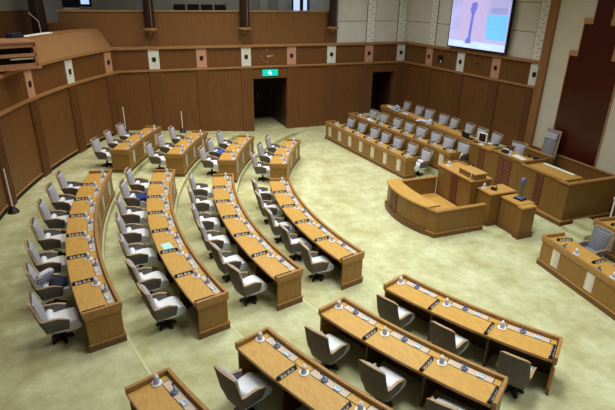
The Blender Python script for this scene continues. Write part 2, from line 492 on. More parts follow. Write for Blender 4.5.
# Line.n points away from the room? make sure the wall goes backwards (+y)
def fwpt(x):                                     # station from x
    return (FW.p0.x - x) / abs(FW.d.x)
sgn = 1 if FW.n.y > 0 else -1
def fbox(mb, xa, xb, t0, t1, z0, z1):
    mb.sweep(FW, fwpt(xb), fwpt(xa), sgn * t0, sgn * t1, z0, z1); return mb
struct('wall_front', fbox(MB(), -11.5, -1.9, 0, .25, -.05, 2.98), 'wallwood')
struct('wall_front', fbox(MB(), -11.5, -1.9, 0, .25, 2.98, 3.93), 'wallwood')
struct('wall_front', fbox(MB(), -11.5, -1.9, 0, .25, 3.93, 9.0), 'cream')
trim(tn, fbox(MB(), -11.2, -2.0, -.07, .02, 2.95, 3.03)); tn += 1
trim(tn, fbox(MB(), -11.2, -2.0, -.10, .02, 3.86, 3.97)); tn += 1
m = MB()
for z in (4.93, 5.95, 6.97): fbox(m, -11.2, -2.0, -.004, .01, z - .012, z + .012)
trim(tn, m, 'joint'); tn += 1
ORN_F = [-9.40, -7.32, -5.31, -3.42]
for x in ORN_F + [-11.0]:
    m = MB(); w = .26 if x > -11 else .2
    fbox(m, x - w, x + w, -.035, .01, 0, 2.95)
    for i in range(6):
        q = x - w + 2 * w * (i + .5) / 6
        fbox(m, q - .018, q + .018, -.052, -.03, 0, 2.95)
    trim(tn, m, 'wallwood_dark'); tn += 1

# ---- central niche wall behind the chair
YN = -1.78
m = MB(); m.box(-2.0, 3.2, YN, YN + .12, 1.28, 9.0); struct('wall_front', m, 'fabricwall')
m = MB(); m.box(-2.0, 3.2, YN - .02, YN + .12, 0, 1.28); struct('wall_front', m, 'wallwood')
m = MB(); m.box(-2.02, -1.70, YN - .10, -.55, 0, 9.0); struct('wall_front', m, 'postwood')
m = MB(); m.box(-1.70, 3.2, YN - .05, YN + .01, 1.26, 1.31); trim(tn, m, 'trimwood'); tn += 1
m = MB()
m.box(-.90, .90, YN - .03, YN, 1.31, 4.46); m.box(-.60, .60, YN - .03, YN, 4.46, 5.42); m.box(-.30, .30, YN - .03, YN, 5.42, 7.2)
o = struct('wall_front', m, 'red')
m = MB()
for s_ in (-1, 1):
    for xa, xb, z in ((.60, .93, 4.46), (.30, .63, 5.42)):
        a, b = sorted((s_ * xa, s_ * xb)); m.box(a, b, YN - .05, YN, z, z + .16)
    for x, za, zb in ((.915, 1.31, 4.46), (.615, 4.6, 5.42), (.315, 5.58, 7.2)):
        a, b = sorted((s_ * (x - .015), s_ * (x + .012))); m.box(a, b, YN - .045, YN, za, zb)
trim(tn, m, 'trimwood'); tn += 1

# ---- right wing of the front wall, mirrored
m = MB(); m.face_grid([[(3.0, -1.75, z), (11.5, -2.6, z), (11.5, -2.3, z), (3.0, -1.45, z)] for z in (-.05, 3.93)])
struct('wall_front', m, 'wallwood')
m = MB(); m.face_grid([[(3.0, -1.75, z), (11.5, -2.6, z), (11.5, -2.3, z), (3.0, -1.45, z)] for z in (3.93, 9)])
struct('wall_front', m, 'cream')
# ---- ceiling
m = MB(); m.box(-17, 13, -23, 0.5, 9.15, 9.3); struct('ceiling', m, 'ceiling')
# ---- gallery on the left side behind the parapet
m = MB(); m.box(-16.2, -16.0, -20, 0, 3.9, 9.0); struct('wall_left', m, 'greywall')
m = MB(); m.box(-16.0, XL - .25, -5.3, -5.15, 3.9, 9.0); struct('wall_left', m, 'greywall')
m = MB(); m.box(-16.0, XL - .25, -18, -5.3, 4.0, 4.1); struct('floor', m, 'deskdark')
# bright window openings at the end of the gallery
for i, (ya, yb) in enumerate(((-6.20, -5.84), (-5.66, -5.44))):
    f = MB()
    for a, b, c, d in ((ya - .07, ya, 5.0, 7.1), (yb, yb + .07, 5.0, 7.1), (ya, yb, 5.0, 5.25), (ya, yb, 7.0, 7.1)): f.box(-14.9, -14.8, a, b, c, d)
    wf = struct('window_%d' % (i + 1), f, 'navy')
    g = MB(); g.box(-14.87, -14.84, ya, yb, 5.25, 7.0); g.build('pane', 'window', wf)
m = MB(); m.box(-14.9, -14.75, -8.0, -7.6, 4.1, 9.0); m.box(-14.9, -14.8, -7.0, -6.6, 4.1, 9.0); m.box(-14.95, -14.85, -5.35, -5.15, 4.1, 9); struct('wall_left', m, 'greywall')
m = MB(); m.box(-14.8, -14.78, -7.95, -7.65, 4.1, 9.0); tag(m.build('relief_strip', 'strip'), 'pale upright strip on the grey wall at the back of the upper gallery', 'wall strip')

# ================================================================== FITTINGS ON THE WALLS
def plaque(kind, x, y, rz, label, z=3.44):
    """local +y faces into the room"""
    t = thing('wall_plaque', label, 'wall plaque', (x, y, z), rz, 'lattice plaques in the frieze')
    m = MB(); m.box(-.22, .22, 0, .035, -.40, .40); m.build('lattice_panel', 'plaquewhite' if kind == 'w' else 'plaquepink', t)
    m = MB(); m.box(-.075, .075, .035, .05, -.09, .09); m.build('speaker_grille', 'black', t)
    return t
LBL = {'w': 'white', 'p': 'terracotta'}
descs = ['next to the corner of the curved wall', 'second from the curved wall on the far wall', 'just left of the clock', 'just right of the clock and exit sign',
         'under the column beside the cream wall', 'directly above the narrow dark doorway', 'in the corner where the two walls meet']
for y, kd, ds in zip(ORN_L, 'wpwpwpw', descs):
    plaque(kd, XL, y if y < -1.8 else -1.72, -PI / 2, '%s lattice plaque in the frieze, %s' % (LBL[kd], ds))
for a, kd, ds in zip([-34.65, -26.85, -18.95], 'pwp', ['on the curved wall nearest the far corner', 'on the curved wall under the sloped gallery front', 'on the curved wall under the wooden booth']):
    r_ = rad(a); plaque(kd, (RW) * math.sin(r_), -(RW) * math.cos(r_), r_, '%s lattice plaque %s' % (LBL[kd], ds))
for x, kd, ds in zip(ORN_F, 'pwpw', ['left of the small control window beside the screen', 'under the lower left corner of the screen', 'under the lower right corner of the screen', 'beside the wooden post of the chair niche']):
    q = FW.pt(fwpt(x)); plaque(kd, q[0], q[1], FW.ang(0), '%s lattice plaque %s' % (LBL[kd], ds))

def relief_strip(x, y, rz, label, w=.42, z0=3.97, z1=7.4, marks=True):
    t = thing('relief_strip', label, 'wall strip', (x, y, z0), rz, 'tall pale relief strips')
    m = MB(); m.box(-w / 2, w / 2, 0, .04, 0, z1 - z0); m.build('strip_panel', 'strip', t)
    m = MB(); z = .12; i = 0
    while z < z1 - z0 - .1:
        o_ = (-.07, .06)[i % 2]
        for dx in (-.06, 0, .06): m.box(o_ + dx - .022, o_ + dx + .022, .04, .05, z - .014 + dx * .12, z + .014 + dx * .12)
        z += .145; i += 1
    m.build('relief_marks', 'stripmark' if marks else 'joint', t)
    m = MB()
    for s_ in (-1, 1): m.box(s_ * (w / 2 + .012) - .012, s_ * (w / 2 + .012) + .012, 0, .03, 0, z1 - z0)
    m.build('edge_bead', 'joint', t)
relief_strip(XL, -3.50, -PI / 2, 'tall pale relief strip on the cream wall, left of the room corner')
relief_strip(XL, -1.80, -PI / 2, 'tall pale relief strip with dark marks right in the room corner')
for x, l in ((-9.33, 'tall pale relief strip on the cream wall, left of the large screen'), (-3.46, 'tall pale relief strip between the large screen and the wooden post')):
    q = FW.pt(fwpt(x)); relief_strip(q[0], q[1], FW.ang(0), l)

# round columns carrying the gallery roof, ending in brass collars
def hanging_column(x, y, label, z=4.62, w=.21):
    t = thing('column', label, 'column', (x, y, z), 0, 'maroon columns in front of the gallery')
    m = MB(); m.lathe([(w, .05), (w, 4.4)], 20); m.build('shaft', 'column', t, smooth=False)
    m = MB(); m.lathe([(w * .7, -.03), (w + .07, .0), (w + .09, .04), (w + .03, .09), (w, .10)], 20); m.build('collar', 'gold', t)
    m = MB(); m.lathe([(.01, -.16), (.05, -.14), (.07, -.10), (.05, -.05), (.09, -.02)], 12); m.build('finial', 'gold', t)
    m = MB()
    m.box(w * .2, w * 1.02, -w * .99, -w * .8, .12, 4.3) if False else m.box(w - .02, w + .012, .05, .09, .12, 4.3)
    m.build('edge_strip', 'joint', t)
hanging_column(XL + .25, -13.75, 'dark maroon column with brass collar nearest the curved wall')
hanging_column(XL + .25, -9.78, 'dark maroon column with brass collar above the clock')
hanging_column(XL + .25, -5.60, 'dark maroon column with brass collar beside the cream wall')
t = thing('column', 'dark maroon column rising behind the sloped gallery front with a white cable', 'column', (-11.0, -17.78, 4.3), 0, 'maroon columns in front of the gallery')
m = MB(); m.lathe([(.27, -.38), (.27, 4.6)], 20); m.build('shaft', 'column', t)
m = MB(); m.tube([(-.30, .0, 1.1), (0.15, -.28, 1.0), (.32, .02, .7), (.33, .05, .1), (.33, .05, -.3)], .018, 6); m.build('cable', 'white', t)

# clock of brass dots and hands
t = thing('wall_clock', 'round wall clock of brass dots and hands in the frieze above the exit sign', 'clock', (XL, -8.72, 3.45), -PI / 2)
for i in range(12):
    m = MB(); a = i * PI / 6
    m.rbox((.27 * math.sin(a), .012, .27 * math.cos(a)), (.035, .02, .035)); m.build('hour_mark', 'white' if i % 3 == 0 else 'gold', t)
m = MB(); m.rbox((-.10, .03, .0), (.24, .012, .03)); m.build('minute_hand', 'white', t)
m = MB(); m.tube([(0, .02, 0), (-.09, .02, -.09)], .013, 5); m.build('hour_hand', 'white', t)
# exit sign
t = thing('exit_sign', 'lit green exit sign above the dark doorway', 'exit sign', (XL + .01, -8.60, 2.71), -PI / 2)
m = MB(); m.box(-.36, .36, 0, .08, -.14, .14); m.build('sign_face', 'exitgreen', t)
m = MB()
m.box(-.05, .07, .08, .086, -.02, .05); m.box(.01, .055, .08, .086, .06, .105); m.rbox((-.04, .083, -.06), (.03, .006, .10)); m.rbox((.05, .083, -.05), (.03, .006, .09)); m.rbox((.10, .083, .03), (.08, .006, .02))
m.build('running_figure', 'exitwhite', t)
# small control window in the screen wall
q = FW.pt(fwpt(-9.40 + 1.0)); 
t = thing('control_window', 'small square dark control window in the frieze left of the screen', 'wall opening', (FW.pt(fwpt(-8.62))[0], FW.pt(fwpt(-8.62))[1], 3.42), FW.ang(0))
m = MB(); m.box(-.17, .17, 0, .03, -.16, .16); m.build('opening', 'black', t)
m = MB(); m.box(-.12, -.02, .03, .05, -.15, -.06); m.build('lamp_housing', 'paper', t)
q = FW.pt(fwpt(-6.32))
t = MB(); t.lathe([(.02, 0), (.05, .01), (.05, .03)], 8, (q[0], q[1] - .05, 3.48)); tag(t.build('wall_sensor', 'black'), 'tiny dark sensor dot in the frieze under the screen', 'sensor')

# large screen
xc_ = -6.41; q = FW.pt(fwpt(xc_))
t = thing('wall_screen', 'large wall-mounted screen showing a blue column on lilac', 'screen', (q[0], q[1], 5.05), FW.ang(0))
hw, hh = 1.66, 1.02
m = MB(); m.box(-hw, hw, .12, .24, -hh, hh); m.build('screen_frame', 'black', t, bevel=.01)
m = MB(); m.box(-.6, .6, 0, .12, -.5, .5); m.build('wall_bracket', 'black', t)
def scr(name, mat, x0, x1, z0, z1, d):   # seen from the room: viewer's left is +x here
    m = MB(); m.box(-x1, -x0, .235, .242 + d, z0, z1); return m.build(name, mat, t)
scr('display', 'scr_lilac', -hw + .06, hw - .06, -hh + .06, hh - .06, 0)
scr('display_tint', 'scr_pink', -1.0, .45, -.65, hh - .06, .001)
scr('display_window', 'scr_cyan', .48, hw - .12, -.55, .40, .002)
scr('display_caption', 'scr_mute', .62, hw - .22, .44, .66, .002)
scr('display_base_band', 'scr_pale', -hw + .08, hw - .1, -hh + .08, -.70, .002)
m = MB()
d0, d1 = .24, .2475
m.face_grid([[(.25, d, -.78), (.62, d, -.78), (.55, d, -.62), (.46, d, -.55), (.40, d, .35), (.50, d, .55), (.44, d, .80), (.20, d, .86), (.12, d, .72), (.18, d, .55), (.26, d, .35), (.30, d, -.55), (.27, d, -.62)] for d in (d0, d1)])
m.build('displayed_column', 'scr_blue', t)

# booth on the curved gallery front, with two slots in its side
t = thing('camera_booth', 'pinkish wooden booth with two dark slots on the curved gallery front', 'booth', (-4.95, -17.35, 4.06), rad(295))
# local x runs back into the gallery, local -y is the unseen far side, +y faces the room's right
def bb(nm, x0, x1, y0, y1, z0, z1, mt='pinkwood', **k):
    m = MB(); m.box(x0, x1, y0, y1, z0, z1); return m.build(nm, mt, t, **k)
bb('booth_ledge', -.05, 1.5, -1.15, .06, 0, .06)
bb('booth_top', -.03, 1.5, -1.15, .04, .70, .74)
m = MB()
m.box(0, 1.5, -.05, 0, .06, .15); m.box(0, 1.5, -.05, 0, .33, .42); m.box(0, 1.5, -.05, 0, .58, .70)
m.box(0, .07, -.05, 0, .06, .70); m.box(1.4, 1.5, -.05, 0, .06, .70)
m.box(0, .05, -1.1, -.05, .06, .70); m.box(0, 1.5, -1.15, -1.1, .06, .70)
m.build('booth_body', 'pinkwood', t)
bb('slot_interior', .05, 1.45, -.4, -.3, .06, .70, 'void')
bb('slot_lamp', .10, .70, -.06, -.03, .26, .30, 'paper')

# things up in the galleries
t = MB(); t.face_grid([[(-.32, -.14, 0), (.3, -.15, 0), (.33, .13, 0), (-.3, .15, 0)], [(-.28, -.1, .13), (.24, -.12, .17), (.26, .1, .14), (-.2, .11, .19)]])
o = t.build('equipment_bag', 'navy', bevel=.03); o.location = (-7.25, -18.15, 4.70); o.rotation_euler = (0, 0, -.4)
tag(o, 'dark bundle lying on the ledge of the curved gallery above the booth', 'bag')
t = MB(); t.face_grid([[(-.95, -.1, 0), (.95, -.12, 0), (.95, .12, 0), (-.95, .1, 0)], [(-.9, -.08, .02), (.9, -.1, .03), (.9, .1, .035), (-.9, .08, .02)]])
o = t.build('white_cloth', 'strip'); o.location = (-8.3, -17.72, 4.70); o.rotation_euler = (0, 0, 2.70)
tag(o, 'long white cloth strip lying on the curved gallery ledge left of the column', 'cloth')
t = thing('wall_monitor', 'dark monitor hanging at the top left behind the parapet', 'monitor', (-14.6, -16.75, 5.62), -PI / 2)
m = MB(); m.box(-.35, .35, 0, .12, -.25, .8); m.build('monitor_case', 'navy', t, bevel=.02)
m = MB(); m.box(-.33, .33, 0, .14, -.34, -.26); m.build('monitor_shelf', 'strip', t)
f = MB(); f.box(-15.0, -14.9, -16.45, -15.9, 5.4, 7.2); wf = struct('window_3', f, 'navy')
g = MB(); g.box(-14.9, -14.89, -16.35, -16.0, 5.5, 7.1); g.build('pane', 'window', wf)
gs = None
for i, y in enumerate((-12.05, -11.40, -10.75, -10.10)):
    lab = 'dark gallery seat behind the parapet, %s of four from the left' % ORD[i]
    if gs is None:
        gs = thing('gallery_seat', lab, 'seat', (-14.5, y, 4.1), 0, 'gallery seats')
        m = MB(); m.rbox((0, 0, 1.14), (.10, .56, .60), 0, 0); m.build('backrest', 'void', gs, bevel=.04)
        m = MB(); m.box(.02, .48, -.26, .26, .72, .82); m.build('seat', 'void', gs, bevel=.03)
        m = MB(); m.box(.0, .4, -.24, -.19, 0, .74); m.box(.0, .4, .19, .24, 0, .74); m.build('seat_frame', 'metal', gs)
        _used.add(gs.name)
    else: dup(gs, (-14.5, y, 4.1), 0, lab)

# ================================================================== PROTOTYPES
HWC = [.275, .09]
def chair_shell_profile():
    pts = []
    hw, yb, yf, rc = HWC[0], -.28, .17, HWC[1]
    for y in (yf, .11, .02, -.06): pts.append((hw, y, 0))
    for i in range(6):
        a = i / 5 * PI / 2
        pts.append((hw - rc + rc * math.cos(a), yb + rc - rc * math.sin(a), i / 5))
    for x in (.07, 0, -.07): pts.append((x, yb - .01, 1))
    left = [(-x, y, k) for x, y, k in pts[:10]][::-1]
    return pts + left
def make_chair(name, hi=.97, armz=.585, flare=.0, leank=.20):
    t = thing(name, 'chair', 'chair')
    prof = chair_shell_profile()
    nz = 6
    def col(x, y, k, off):
        """one vertical column of the wrap-around shell; off = inward offset"""
        top = armz + (hi - armz) * (1 if k >= .55 else 0) - (max(0, y - .0) * .35 if k == 0 else 0)
        if k >= .55: top -= .03 * (1 - min(1, (k - .55) * 3)) ** 1
        l = math.hypot(x, y + .03); ux, uy = x / l, (y + .03) / l
        out = []
        for i in range(nz + 1):
            z = .29 + (top - .29) * i / nz
            tap = .80 + .20 * min(1, (z - .29) / .22)
            lean = -(max(0, z - .45)) * leank * (1 if k > .3 else k * 3)
            w = 1 + (flare * max(0, z - .6) if k > .5 else 0)
            out.append(((x - ux * off) * tap * w, (y - uy * off) * tap + lean, z))
        return out
    m = MB(); rows = []
    for x, y, k in prof:
        o_ = col(x, y, k, 0); i_ = col(x, y, k, .045)
        rows.append(o_ + i_[::-1])
    m.face_grid(rows); shell_ = m.build('outer_shell', 'shell', t)
    # wooden edge following the top of arms and back
    m = MB(); rows = []
    for x, y, k in prof:
        o_ = Vector(col(x, y, k, -.003)[-1]); i_ = Vector(col(x, y, k, .045)[-1])
        rows.append([o_ + Vector((0, 0, -.008)), i_ + Vector((0, 0, -.006)), i_ + Vector((0, 0, .007)), o_ + Vector((0, 0, .007))])
    m.face_grid(rows); m.build('wooden_edge', 'chairwood', shell_)
    # back cushion
    m = MB(); rows = []
    for i in range(7):
        z = .43 + (hi - .05 - .43) * i / 6
        ly = -(z - .45) * leank; b = .035 * math.sin(PI * (i + .6) / 7.2)
        w = (.205 + .012 * i / 6) * (1 + flare * max(0, z - .6))
        rows.append([(-w, -.235 + ly, z), (w, -.235 + ly, z), (w, -.205 + ly, z), (w * .5, -.185 + ly + b, z), (-w * .5, -.185 + ly + b, z), (-w, -.205 + ly, z)])
    m.face_grid(rows); bc_ = m.build('back_cushion', 'cushion', t, bevel=.012)
    # lumbar roll
    m = MB(); m.tube([(-.20, -.13, .49), (-.17, -.12, .49), (.17, -.12, .49), (.20, -.13, .49)], [.02, .062, .062, .02], 10); m.build('lumbar_pad', 'seatfab', bc_, smooth=True)
    # seat cushion with waterfall front
    prof2 = [(-.20, .31), (-.20, .42), (-.05, .445), (.12, .46), (.25, .455), (.33, .42), (.36, .355), (.33, .285), (.2, .27)]
    m = MB(); m.face_grid([[(x, y * (1 if abs(x) < .2 else .97), z - (.012 if abs(x) > .2 else 0)) for y, z in prof2] for x in (-.225, -.20, 0, .20, .225)])
    m.build('seat', 'seatfab', t, bevel=.015)
    # column and star base
    m = MB(); m.lathe([(.045, .05), (.032, .08), (.032, .27), (.12, .29), (.12, .33)], 12); gc_ = m
    m = MB()
    for i in range(5):
        a = i * 2 * PI / 5 + .3
        c, s_ = math.cos(a), math.sin(a)
        m.face_grid([[(c * r - s_ * w, s_ * r + c * w, z0), (c * r + s_ * w, s_ * r - c * w, z0), (c * r + s_ * w, s_ * r - c * w, z1), (c * r - s_ * w, s_ * r + c * w, z1)]
                     for r, w, z0, z1 in ((.02, .045, .035, .09), (.18, .03, .03, .055))])
        m.lathe([(.022, 0), (.028, .01), (.028, .03)], 8, (c * .17, s_ * .17, 0))
    sb_ = m.build('star_base', 'metal', t); gc_.build('gas_column', 'metal', sb_)
    return t
member_chair = make_chair('upholstered_armchair')
HWC[:] = [.27, .07]
bench_chair = make_chair('bench_armchair', .93, .60, .75)
HWC[:] = [.275, .09]

def make_cup():
    t = thing('covered_glass', 'x', 'drinking glass')
    m = MB(); m.lathe([(.074, 0), (.08, .004), (.08, .010), (.04, .012)], 8); m.build('coaster', 'coaster', t)
    m = MB(); m.lathe([(.034, .012), (.042, .02), (.040, .085), (.030, .11)], 12); gb_ = m.build('glass_body', 'glass', t)
    m = MB(); m.lathe([(.032, .108), (.035, .115), (.026, .132), (.012, .14), (.014, .155)], 12); m.build('glass_lid', 'coaster', gb_)
    return t
def make_nameplate():
    t = thing('nameplate', 'x', 'nameplate')
    m = MB(); m.face_grid([[(-.036, y, 0), (.036, y, 0), (.014, y, .058), (-.014, y, .058)] for y in (-.185, .185)]); m.build('plate_body', 'black', t)
    m = MB()
    for sx in (-1, 1):
        for k in range(4):
            y0 = -.125 + k * .068
            for (dy, h0, h1) in ((0, .15, .9), (.022, .15, .9), (.011, .15, .3), (.011, .55, .68), (.034, .35, .5)):
                if (k + int(dy * 1000)) % 4 == 3: continue
                def P(h, y): return (sx * (.036 - .022 * h + .0008), y, .058 * h)
                w = .010 if h1 - h0 > .3 else .024
                a, b, c, d = P(h0, y0 + dy - w), P(h0, y0 + dy + w), P(h1, y0 + dy + w), P(h1, y0 + dy - w)
                off = sx * .0015
                m.face_grid([[a, b, c, d], [(q[0] + off, q[1], q[2] + .0005) for q in (a, b, c, d)]])
    m.build('lettering', 'white', t)
    return t
def make_mic():
    t = thing('desk_microphone', 'x', 'microphone')
    m = MB(); m.lathe([(.052, 0), (.055, .014), (.036, .03)], 10); m.build('microphone_base', 'bluecap', t)
    m = MB(); m.tube([(0, 0, .02), (-.01, .005, .05), (-.03, .01, .075), (-.055, .012, .09)], .012, 6); gn_ = m.build('gooseneck', 'bluecap', t)
    m = MB(); m.tube([(-.05, .012, .088), (-.062, .012, .094), (-.075, .012, .10)], [.012, .017, .010], 8); m.build('microphone_head', 'black', gn_)
    return t
def make_panel():
    t = thing('voting_panel', 'x', 'voting panel')
    m = MB(); m.box(-.05, .05, -.038, .038, 0, .016); m.build('panel_body', 'card', t)
    m = MB()
    for i in range(3): m.box(-.035 + i * .028, -.018 + i * .028, .008, .024, .016, .020)
    m.build('panel_buttons', 'bluecap', t)
    return t
cup, plate, mic, panel = make_cup(), make_nameplate(), make_mic(), make_panel()

# ================================================================== DESKS
HT, HD = .80, .725
def desk(path, L, n, label, depth=.66, trays=True, strips=True, group='curved members desks', name='curved_desk', back_open=True):
    Ln = path.len
    c = path.pt(Ln / 2, depth / 2)
    t = thing(name, label, 'desk', (c[0], c[1], L), 0, group)
    org = (c[0], c[1], L)
    B = lambda m, nm, mt, **k: m.build(nm, mt, t, origin=org, **k)
    d = depth
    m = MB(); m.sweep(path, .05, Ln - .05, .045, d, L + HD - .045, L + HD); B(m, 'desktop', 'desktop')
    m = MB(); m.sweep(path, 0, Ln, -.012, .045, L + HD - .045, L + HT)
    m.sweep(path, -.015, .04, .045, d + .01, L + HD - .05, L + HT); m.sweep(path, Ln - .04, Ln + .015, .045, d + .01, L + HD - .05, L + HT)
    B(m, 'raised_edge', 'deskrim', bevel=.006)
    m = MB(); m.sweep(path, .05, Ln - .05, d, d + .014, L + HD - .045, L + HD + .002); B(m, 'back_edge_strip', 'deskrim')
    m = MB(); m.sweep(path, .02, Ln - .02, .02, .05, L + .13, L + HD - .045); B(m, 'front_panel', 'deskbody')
    for (a, b) in ((.012, .045), (Ln - .045, Ln - .012)):
        m = MB(); m.sweep(path, a, b, .05, d - .02, L + .02, L + HD - .05); B(m, 'end_panel', 'deskbody')
    # plinth and mouldings
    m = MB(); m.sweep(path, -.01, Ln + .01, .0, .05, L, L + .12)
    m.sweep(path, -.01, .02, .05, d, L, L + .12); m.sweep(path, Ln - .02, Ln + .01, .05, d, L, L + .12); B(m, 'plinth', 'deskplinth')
    m = MB(); m.sweep(path, -.016, Ln + .016, -.008, .05, L + .12, L + .15)
    m.sweep(path, -.016, .012, .05, d, L + .12, L + .15); m.sweep(path, Ln - .012, Ln + .016, .05, d, L + .12, L + .15)
    m.sweep(path, -.008, Ln + .008, .0, .05, L + HD - .085, L + HD - .045)
    for a in (-.008, Ln - .012): m.sweep(path, a, a + .02, .05, d - .01, L + HD - .09, L + HD - .05)
    B(m, 'moulding', 'deskrim')
    w = Ln / n
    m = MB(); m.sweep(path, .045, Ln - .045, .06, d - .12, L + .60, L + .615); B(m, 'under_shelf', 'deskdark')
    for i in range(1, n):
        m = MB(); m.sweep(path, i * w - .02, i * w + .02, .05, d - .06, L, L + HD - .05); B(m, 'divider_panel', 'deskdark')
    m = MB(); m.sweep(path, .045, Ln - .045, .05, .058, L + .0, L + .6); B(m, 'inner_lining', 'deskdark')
    if strips:
        for i in range(n):
            q = (i + .5) * w
            m = MB(); iw = .085 if path.curved else .115; m.sweep(path, q - iw, q + iw, .008, .022, L + .20, L + .64); B(m, 'front_inlay', 'inlay')
    if trays:
        m = MB(); m.sweep(path, .05, Ln - .05, .055, .195, L + HD, L + HD + .002); B(m, 'tray_recess', 'trayedge')
        for i in range(n):
            m = MB(); m.sweep(path, i * w + .17, (i + 1) * w - .17, .065, .187, L + HD, L + HD + .008); B(m, 'tray', 'tray')
        for i in range(n + 1):
            a, b = max(.06, i * w - .155), min(Ln - .06, i * w + .155)
            m = MB(); m.sweep(path, a, b, .065, .187, L + HD, L + HD + .009); B(m, 'tray_divider', 'desktop')
    return t

def put(proto, path, q, t_, z, drz, label, group):
    x, y = path.pt(q, t_)
    return place(proto, (x, y, z), path.ang(q) + drz, label, group)

rowname = {'A': 'outermost row', 'B': 'second row', 'C': 'third row', 'D': 'innermost row'}
secname = {1: 'far section', 2: 'middle section', 3: 'near section'}
ROWS = {
 'A1': (-30.8, -19.7, 3, [-28.7, -25.5, -22.0]), 'A2': (-12.6, 13.0, 7, [-10.8, -7.4, -3.8, -.1, 3.7, 7.0, 10.8]), 'A3': (20.0, 31.0, 3, []),
 'B1': (-32.0, -20.1, 3, [-30.9, -26.7, -22.5]), 'B2': (-14.1, 14.8, 7, [-12.6, -8.7, -4.5, -.4, 3.7, 8.0, 12.0]), 'B3': (19.9, 32.0, 3, [22.1, 26.6, 30.4]),
 'C1': (-33.7, -19.7, 3, [-32.2, -27.6, -23.3]), 'C2': (-13.8, 14.2, 6, [-11.9, -7.5, -2.3, 2.4, 7.2, 11.5]), 'C3': (19.9, 34.0, 3, [22.2, 27.1, 31.6]),
 'D1': (-36.3, -20.3, 3, [-34.4, -29.0, -23.1]), 'D2': (-13.2, 13.9, 5, [-11.2, -5.8, .2, 5.3, 10.4]), 'D3': (20.1, 36.5, 3, [22.6, 28.2, 33.9]),
}
def floor_at(x, y):
    return floor_z(math.hypot(x, y), math.atan2(x, -y))
chair_extra = {}
for key, (a0, a1, n, chairs) in ROWS.items():
    r, sec = key[0], int(key[1])
    L = LV[r]; path = Arc(RR[r], a0, a1)
    where = '%s of the %s' % (secname[sec], rowname[r])
    desk(path, L, n, 'curved oak desk with raised edges, %s' % where, .62)
    w = path.len / n
    for i in range(n):
        th_ = '%s place from the far end, %s' % (ORD[i], where)
        z = L + HD
        put(cup, path, i * w + .11, .235, z + .0005, random.uniform(-.2, .2), 'covered water glass, %s' % th_, 'covered water glasses')
        if key not in ('A3',) or i < 3:
            put(plate, path, (i + 1) * w - (.085 if i == n - 1 else .05), .43, z + .0005, random.uniform(-.05, .05), 'black nameplate, %s' % th_, 'black nameplates')
        put(mic, path, i * w + w * .42, .14, z + .0085, random.uniform(-.4, .4), 'blue-grey microphone, %s' % th_, 'desk microphones')
        put(panel, path, i * w + w * .66, .14, z + .0085, random.uniform(-.1, .1), 'blue button panel, %s' % th_, 'voting panels')
    for i, a in enumerate(chairs):
        tt = {'A1': 1.04, 'B1': 1.02, 'C1': 1.0, 'D1': .92, 'A2': .95, 'B2': .98, 'C2': .95, 'D2': .82, 'D3': .84, 'C3': .90, 'B3': .87}.get(key, .9)
        q = path.R * (rad(a) - path.a0)
        x, y = path.pt(q, tt)
        o = place(member_chair, (x, y, floor_at(x, y)), path.ang(q) + random.uniform(-.13, .13) + (.18 if key == 'B3' else 0),
                  'taupe armchair, %s from the far end, behind the %s' % (ORD[i], where), 'members armchairs')
        chair_extra[(key, i)] = o

# ---- government benches left of the rostrum
B1 = Line((-3.08, -6.07), (-9.02, -6.68)); B2 = Line((-2.45, -4.70), (-9.22, -5.44)); B3 = Line((-2.80, -3.56), (-9.30, -3.74))
E1 = Line((8.62, -6.64), (3.30, -6.09)); E2 = Line((9.1, -5.2), (3.40, -4.57))
def bench_items(path, L, n, wh, chairs=True, cups=True, tt=.92, only=None, proto=None):
    w = path.len / n
    for i in range(n):
        if only and i not in only: continue
        th_ = '%s place from the rostrum end, %s' % (ORD[i], wh) if not only else '%s, %s' % (('next to the aisle', 'second from the aisle', 'third from the aisle')[n - 1 - i], wh)
        if chairs: put(proto or bench_chair, path, (i + .5) * w, tt, L, random.uniform(-.15, .15), 'pale-backed armchair, %s' % th_, 'bench armchairs')
        if cups: put(cup, path, i * w + .16, .2, L + HD + .0005, 0, 'covered water glass, %s' % th_, 'covered water glasses on the benches')
        put(mic, path, i * w + w * .5, .17, L + HD + .0005, random.uniform(-.5, .5), 'desk microphone, %s' % th_, 'bench microphones')
        put(plate, path, i * w + w * .75, .42, L + HD + .0005, random.uniform(-.3, .3), 'black nameplate, %s' % th_, 'bench nameplates')
desk(B1, 0, 7, 'long straight wooden bench desk, front row left of the rostrum', .50, False, True, 'straight bench desks', 'bench_desk')
desk(B2, .25, 8, 'long straight wooden bench desk, middle row left of the rostrum', .50, False, True, 'straight bench desks', 'bench_desk')
desk(B3, .50, 8, 'long straight wooden bench desk, back row below the screen', .62, False, False, 'straight bench desks', 'bench_desk')
bench_items(B1, 0, 7, 'front bench desk', chairs=False)
bench_items(B2, .25, 8, 'middle bench desk', chairs=False)
def chairs_at(xs, path, L, wh, tt):
    for i, x in enumerate(xs):
        q = (path.p0.x - x) / abs(path.d.x)
        put(bench_chair, path, q, tt, L, random.uniform(-.15, .15), 'pale-backed armchair, %s from the far end, behind the %s' % (ORD[i], wh), 'bench armchairs')
chairs_at([-8.55, -7.6, -6.6, -5.85, -5.0, -4.1, -3.27], B1, 0, 'front bench desk', .76)
chairs_at([-8.77, -7.94, -6.96, -6.14, -5.3, -4.42, -3.68, -2.87], B2, .25, 'middle bench desk', .78)
chairs_at([-9.05, -8.0, -7.17, -6.14, -5.48, -4.51, -3.75, -2.98], B3, .50, 'back bench desk', .98)

